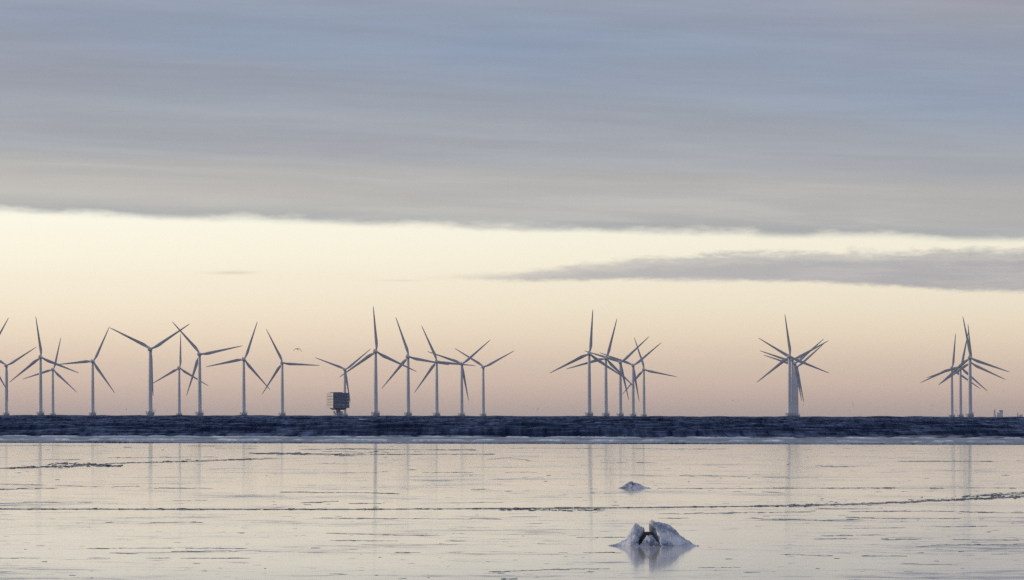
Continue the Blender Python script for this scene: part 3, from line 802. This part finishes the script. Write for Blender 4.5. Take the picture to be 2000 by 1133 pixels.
ridge(RUB, [(640, 882), (760, 883.5)], (.4, 1.0), (8, 20), 9, .9, .3, 11)
mb = MB(); LH = [(1290, 953.8), (1500, 953.8), (2000, 953), (2200, 953)]; ribbon(mb, LH, .45)
ridge(mb, LH, (.4, .9), (8, 26), 12, .12, .15, 12)
for a, b_ in ((1512, 1542), (1612, 1632), (1644, 1682), (1705, 1745), (1820, 1840), (1975, 1985)):
    ridge(mb, [(a, 953.7), (b_, 953.4)], (.9, 1.8), (5, 13), 4, .15, 0, a)
o = mb.build("ice_ridge", m_dark_ice); tag(o, "straight thin ice ridge at the right, level with the small ice mound", "ice ridge")
mb = MB(); LI = [(1765, 901), (1850, 901), (1935, 901.4)]; ribbon(mb, LI, .6)
ridge(mb, LI, (.7, 1.3), (10, 26), 5, .12, .0, 30)
o = mb.build("ice_ridge", m_dark_ice); tag(o, "short dark ice ridge below the right hand turbine group", "ice ridge")
mb = RUB
THIN = [([(0, 898.3), (150, 897.6)], .7, .2), ([(215, 894.5), (300, 893.5), (420, 892.5)], .9, .3), ([(-100, 944), (0, 945.5), (100, 948), (195, 951)], 1.0, .25), ([(0, 956), (110, 954)], 1.3, .3),
 ([(230, 950.5), (270, 950.5)], .8, .3), ([(298, 953.3), (405, 954)], 1.1, .25), ([(50, 980), (230, 983)], .7, .35), ([(198, 984), (330, 983.6), (480, 984.5)], 1.2, .3), ([(290, 978.5), (400, 977)], .8, .35),
 ([(480, 961), (700, 962.3), (800, 965), (870, 968)], 1.0, .45), ([(600, 982), (680, 978)], 1.0, .4), ([(690, 983.5), (860, 982), (1000, 981)], .9, .5), ([(630, 1012.5), (980, 1013.6)], 1.0, .45),
 ([(0, 1022), (120, 1032)], .5, .7), ([(250, 1022), (350, 1020), (450, 1021)], 1.0, .45), ([(650, 1042), (900, 1048), (1150, 1050), (1240, 1049)], .9, .5), ([(650, 1056), (900, 1057)], .8, .6),
 ([(100, 1081), (260, 1081)], 1.4, .6), ([(0, 1090), (480, 1090.5)], .8, .65), ([(180, 1071), (480, 1071)], .8, .6), ([(345, 1077), (480, 1076)], 1.2, .5), ([(270, 1129), (400, 1128)], 1.6, .2),
 ([(680, 1079), (900, 1079.5)], 1.0, .6), ([(1110, 1079.5), (1220, 1079.5)], 1.2, .5), ([(650, 1121), (680, 1122)], 1.2, .3), ([(960, 1117), (1100, 1112), (1240, 1110)], .9, .6),
 ([(1300, 1003.5), (1480, 1001), (1690, 999), (1800, 998.5), (2000, 1002)], 1.1, .15), ([(1500, 994), (1710, 994)], 1.2, .3), ([(1300, 1012.5), (1480, 1012)], .9, .4), ([(1500, 1014), (1620, 1017), (1680, 1014)], 1.6, .1),
 ([(1660, 1011), (1740, 1013), (1870, 1013)], 1.0, .2), ([(1840, 1029), (1925, 1028)], 1.3, .1), ([(1650, 1032), (1760, 1031)], .7, .4), ([(1520, 1048), (1770, 1044)], .9, .5), ([(1550, 1052), (2000, 1055)], .9, .5),
 ([(1800, 1068), (1830, 1064.5), (2000, 1063)], 1.2, .2), ([(1535, 1083), (1600, 1086), (1760, 1086)], 1.2, .45), ([(1590, 1078), (1616, 1077.5)], 1.5, .2), ([(1690, 1086), (1712, 1086)], 2.2, .0), ([(1760, 1077.5), (1880, 1078)], 1.3, .6),
 ([(1948, 1082), (1970, 1083)], 1.8, .1), ([(1740, 1101), (1850, 1103)], .9, .6), ([(1300, 1110), (1500, 1107)], .7, .6), ([(1460, 1118), (1475, 1118)], 2.2, .0), ([(785, 1130), (798, 1130)], 2.0, .0), ([(985, 1131), (1002, 1131)], 2.0, .0),
 ([(1150, 929), (1280, 928.5)], .9, .2), ([(1180, 904), (1300, 903.5), (1360, 903)], .7, .3), ([(1600, 910), (1660, 912)], 1.0, .2), ([(900, 955.5), (960, 955.8)], 1.0, .3), ([(650, 924), (760, 922.5)], .6, .5), ([(830, 923), (1050, 922.5)], .8, .5),
 ([(1330, 929), (1480, 931), (1550, 934)], .8, .3), ([(1500, 961), (1610, 967)], 1.1, .4), ([(880, 900), (1000, 895), (1050, 902)], .5, .5), ([(0, 870.5), (300, 871), (600, 872)], .5, .45), ([(200, 874), (500, 876)], .45, .5), ([(1000, 875), (1500, 878)], .5, .5)]
for i, (ln, h_, gp) in enumerate(THIN):
    ridge(mb, ln, (.35 * h_, .95 * h_), (8, 28), 8.0, .40, gp, 100 + i)
R_ = random.Random(77)
for i in range(480):                                     # loose flakes all over the sheet
    x = R_.uniform(-150, 2150); y = 872 + 258 * R_.random() ** 1.0
    if 1190 < x < 1375 and 1005 < y < 1120: continue
    p = ground(x, y); s = (p - Vector((0, 0, CAM_H))).length / F
    k_ = R_.choice((.15, .2, .2, .25, .3, .3, .4, .7)); shard(mb, p, R_.uniform(3, 20) * s, k_ * s * 1.1, R_.uniform(2, 7) * s, R_.gauss(0, .4))
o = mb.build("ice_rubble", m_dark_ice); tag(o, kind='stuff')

# ------------------------------------------------------------------ birds
m_gull = pmat("gull_dark", (0.010, 0.008, 0.007), 0.7, var=0.2, vscale=4.0)[0]
m_gullp = pmat("gull_grey", (0.04, 0.033, 0.032), 0.7, var=0.2, vscale=4.0)[0]
m_white = pmat("white_plumage", (0.85, 0.86, 0.88), 0.7, var=0.05, vscale=8.0)[0]
m_beak = pmat("orange_beak", (0.55, 0.20, 0.04), 0.5, var=0.1, vscale=20.0)[0]
def gull_mesh(name, mat, sec, asym=1.0, tmin=.022):
    """body along Y, wings along X; sec = (span fraction point x, z, chord, sweep)"""
    mb = MB(); rings = []
    for y, r, z in [(-.30, .012, .0), (-.24, .035, .0), (-.12, .065, -.01), (.02, .075, -.015), (.14, .055, 0), (.20, .042, .012), (.25, .042, .02), (.29, .026, .018), (.345, .006, .008)]:
        rings.append([(r * math.cos(2 * math.pi * j / 10), y, z + .9 * r * math.sin(2 * math.pi * j / 10)) for j in range(10)])
    mb.loft(rings)
    mb.loft([[(-.02, -.24, .006), (.02, -.24, .006), (.02, -.24, -.012), (-.02, -.24, -.012)], [(-.075, -.40, .006), (.075, -.40, .006), (.075, -.40, -.010), (-.075, -.40, -.010)]])
    for sg in (-1, 1):
        rg = []
        for x, z, ch, sw in sec:
            th = max(tmin, .16 * ch * (1 - x))
            zz = z * (asym if sg > 0 else 1)
            rg.append([(sg * x, .06 + sw + ch * .4, zz), (sg * x, .06 + sw + ch * .1, zz + th * .55), (sg * x, .06 + sw - ch * .6, zz + .004), (sg * x, .06 + sw + ch * .1, zz - th * .45)])
        mb.loft(rg)
    me = mb.mesh(name, mat)
    o = bpy.data.objects.new(name, me); COL.objects.link(o)
    md = o.modifiers.new("r", 'REMESH'); md.mode = 'VOXEL'; md.voxel_size = .011
    bpy.context.view_layer.update()
    ev = o.evaluated_get(bpy.context.evaluated_depsgraph_get())
    m2 = bpy.data.meshes.new_from_object(ev); m2.name = name
    if not m2.materials: m2.materials.append(mat)
    m2.polygons.foreach_set('use_smooth', [True] * len(m2.polygons))
    bpy.data.objects.remove(o); bpy.data.meshes.remove(me)
    return m2
ARCH = [(.0, .0, .22, 0), (.12, .035, .21, .01), (.30, .045, .19, .03), (.42, -.04, .16, .01), (.56, -.17, .12, -.05), (.70, -.33, .035, -.12)]
FLAT = [(.0, .0, .22, 0), (.15, .05, .21, .01), (.32, .09, .19, .03), (.50, .06, .14, .0), (.70, .0, .035, -.10)]
UPV = [(.0, .0, .22, 0), (.15, .07, .21, .01), (.32, .18, .19, .03), (.50, .20, .14, .0), (.70, .16, .035, -.10)]
g_arch = gull_mesh("gull_arched", m_gull, ARCH, 1.15, .085); g_flat = gull_mesh("gull_gliding", m_gullp, FLAT); g_up = gull_mesh("gull_flapping", m_gullp, UPV)
g_white = gull_mesh("gull_white", m_white, ARCH)
def gull(x, y, span, me, rot, label, group="gulls flying low over the sea"):
    d = 1.40 * F / span
    o = bpy.data.objects.new("gull", me); COL.objects.link(o); o.location = at(x, y, d); o.rotation_euler = [math.radians(a) for a in rot]
    tag(o, label, "bird", group)
gull(581.5, 682.2, 17.5, g_arch, (22, 3, 10), "large dark gull with arched wings in the open sky above the turbines")
gull(247, 799.5, 5.5, g_flat, (10, -55, 40), "tiny gull banking low between the lone turbine and the big Y turbine")
gull(304, 802, 5, g_flat, (10, -40, 60), "speck of a gull just right of the big Y turbine's foundation")
gull(326.5, 802.5, 6.5, g_flat, (20, 30, 20), "faint gull tilted down to the right, left of the small far tower")
gull(368.5, 782, 3, g_up, (10, 20, 60), "faintest bird speck beside the hanging blade of the crossing turbine")
gull(454.5, 798.4, 5, g_flat, (0, -12, 10), "gull flying level, low between two turbines left of the long blade")
gull(916.5, 786.6, 5, g_flat, (10, 5, 40), "gull just under the hanging blade of a middle row turbine")
gull(1042.8, 798.6, 4, g_up, (10, 10, 80), "left dot of two birds low over the empty sea at the centre")
gull(1050.5, 799.3, 8, g_flat, (10, -52, 25), "slanted gull, right one of two birds low over the empty sea")
gull(1268.5, 802, 4, g_up, (0, 10, 70), "bird dot just right of the five turbine cluster")
gull(1431.5, 782.3, 5, g_up, (20, -35, 65), "compact dark gull alone left of the stacked star of turbines")
gull(1569, 790.8, 5, g_up, (10, -35, 60), "gull just right of the stacked towers below the hanging blade")
gull(1665.8, 790, 11, g_flat, (15, 68, 10), "steeply banking gull alone right of the stacked star of turbines")
gull(1820.5, 791.8, 6, g_flat, (10, -25, 30), "upper of two gulls left of the right hand turbine group")
gull(1818, 801, 4, g_flat, (10, 30, 30), "lower faint gull left of the right hand turbine group")
gull(1867.8, 802.5, 8, g_arch, (10, 45, 20), "dark gull slanting between the towers of the right hand group")
gull(1960.5, 787, 4, g_up, (10, 20, 70), "bird dot above the hazy far harbour")
pw = ground(1352.5, 853.0)
o = bpy.data.objects.new("gull", g_white); COL.objects.link(o); pw2 = at(1353, 848.4, pw.y); o.location = pw2
o.rotation_euler = (math.radians(5), math.radians(-4), math.radians(55)); o.scale = (.68,) * 3
tag(o, "white gull with drooping wings skimming the water beside the surf", "bird")

# swan on the water
ps_ = ground(1936.5, 853.2)
swan = empty("swan", (ps_.x, ps_.y, drop(ps_.y) + .02), math.radians(38)); tag(swan, "white swan with upright neck swimming just behind the surf at the right", "bird")
mb = MB()
rings = []
for x, r, z in [(-.50, .02, .22), (-.42, .09, .20), (-.25, .19, .16), (0, .23, .14), (.22, .19, .15), (.34, .11, .20), (.40, .06, .26)]:
    rings.append([(x, r * math.cos(2 * math.pi * j / 12), z + .85 * r * math.sin(2 * math.pi * j / 12)) for j in range(12)])
mb.loft(rings)
nk = [((.30, .20), .075), ((.40, .30), .055), ((.44, .42), .045), ((.42, .54), .040), ((.40, .64), .040), ((.43, .70), .048), ((.49, .70), .042), ((.54, .675), .022)]
rings = []
for i, ((x, z), r) in enumerate(nk):
    a = nk[max(i - 1, 0)][0]; b_ = nk[min(i + 1, len(nk) - 1)][0]; tx, tz = b_[0] - a[0], b_[1] - a[1]; l_ = math.hypot(tx, tz); nx_, nz_ = -tz / l_, tx / l_
    rings.append([(x + nx_ * r * math.sin(2 * math.pi * j / 10), r * math.cos(2 * math.pi * j / 10), z + nz_ * r * math.sin(2 * math.pi * j / 10)) for j in range(10)])
mb.loft(rings)
sb = mb.build("body", m_white, swan, 2.0)
md = sb.modifiers.new("r", 'REMESH'); md.mode = 'VOXEL'; md.voxel_size = .02; md.use_smooth_shade = True
mb = MB(); mb.loft([[(.54, .018, .685), (.54, -.018, .685), (.54, -.018, .66), (.54, .018, .66)], [(.62, .008, .652), (.62, -.008, .652), (.62, -.008, .642), (.62, .008, .642)]])
mb.build("beak", m_beak, swan)

# ------------------------------------------------------------------ haze over the whole scene
m_h = bpy.data.materials.new("haze_air"); m_h.use_nodes = True; nt = m_h.node_tree; nt.nodes.clear()
vp = nt.nodes.new('ShaderNodeVolumePrincipled'); vo = nt.nodes.new('ShaderNodeOutputMaterial')
vp.inputs['Color'].default_value = (0.92, 0.92, 1.0, 1); vp.inputs['Density'].default_value = 0.9e-5; vp.inputs['Anisotropy'].default_value = 0.5
nt.links.new(vp.outputs[0], vo.inputs['Volume'])
mb = MB(); zlo = drop(R_FAR) * 1.0 - 12 - 5; mb.box((0, R_FAR / 2 - 150, (zlo + 160) / 2), (52000, R_FAR + 500, 160 - zlo))
o = mb.build("haze", m_h); tag(o, kind='stuff')
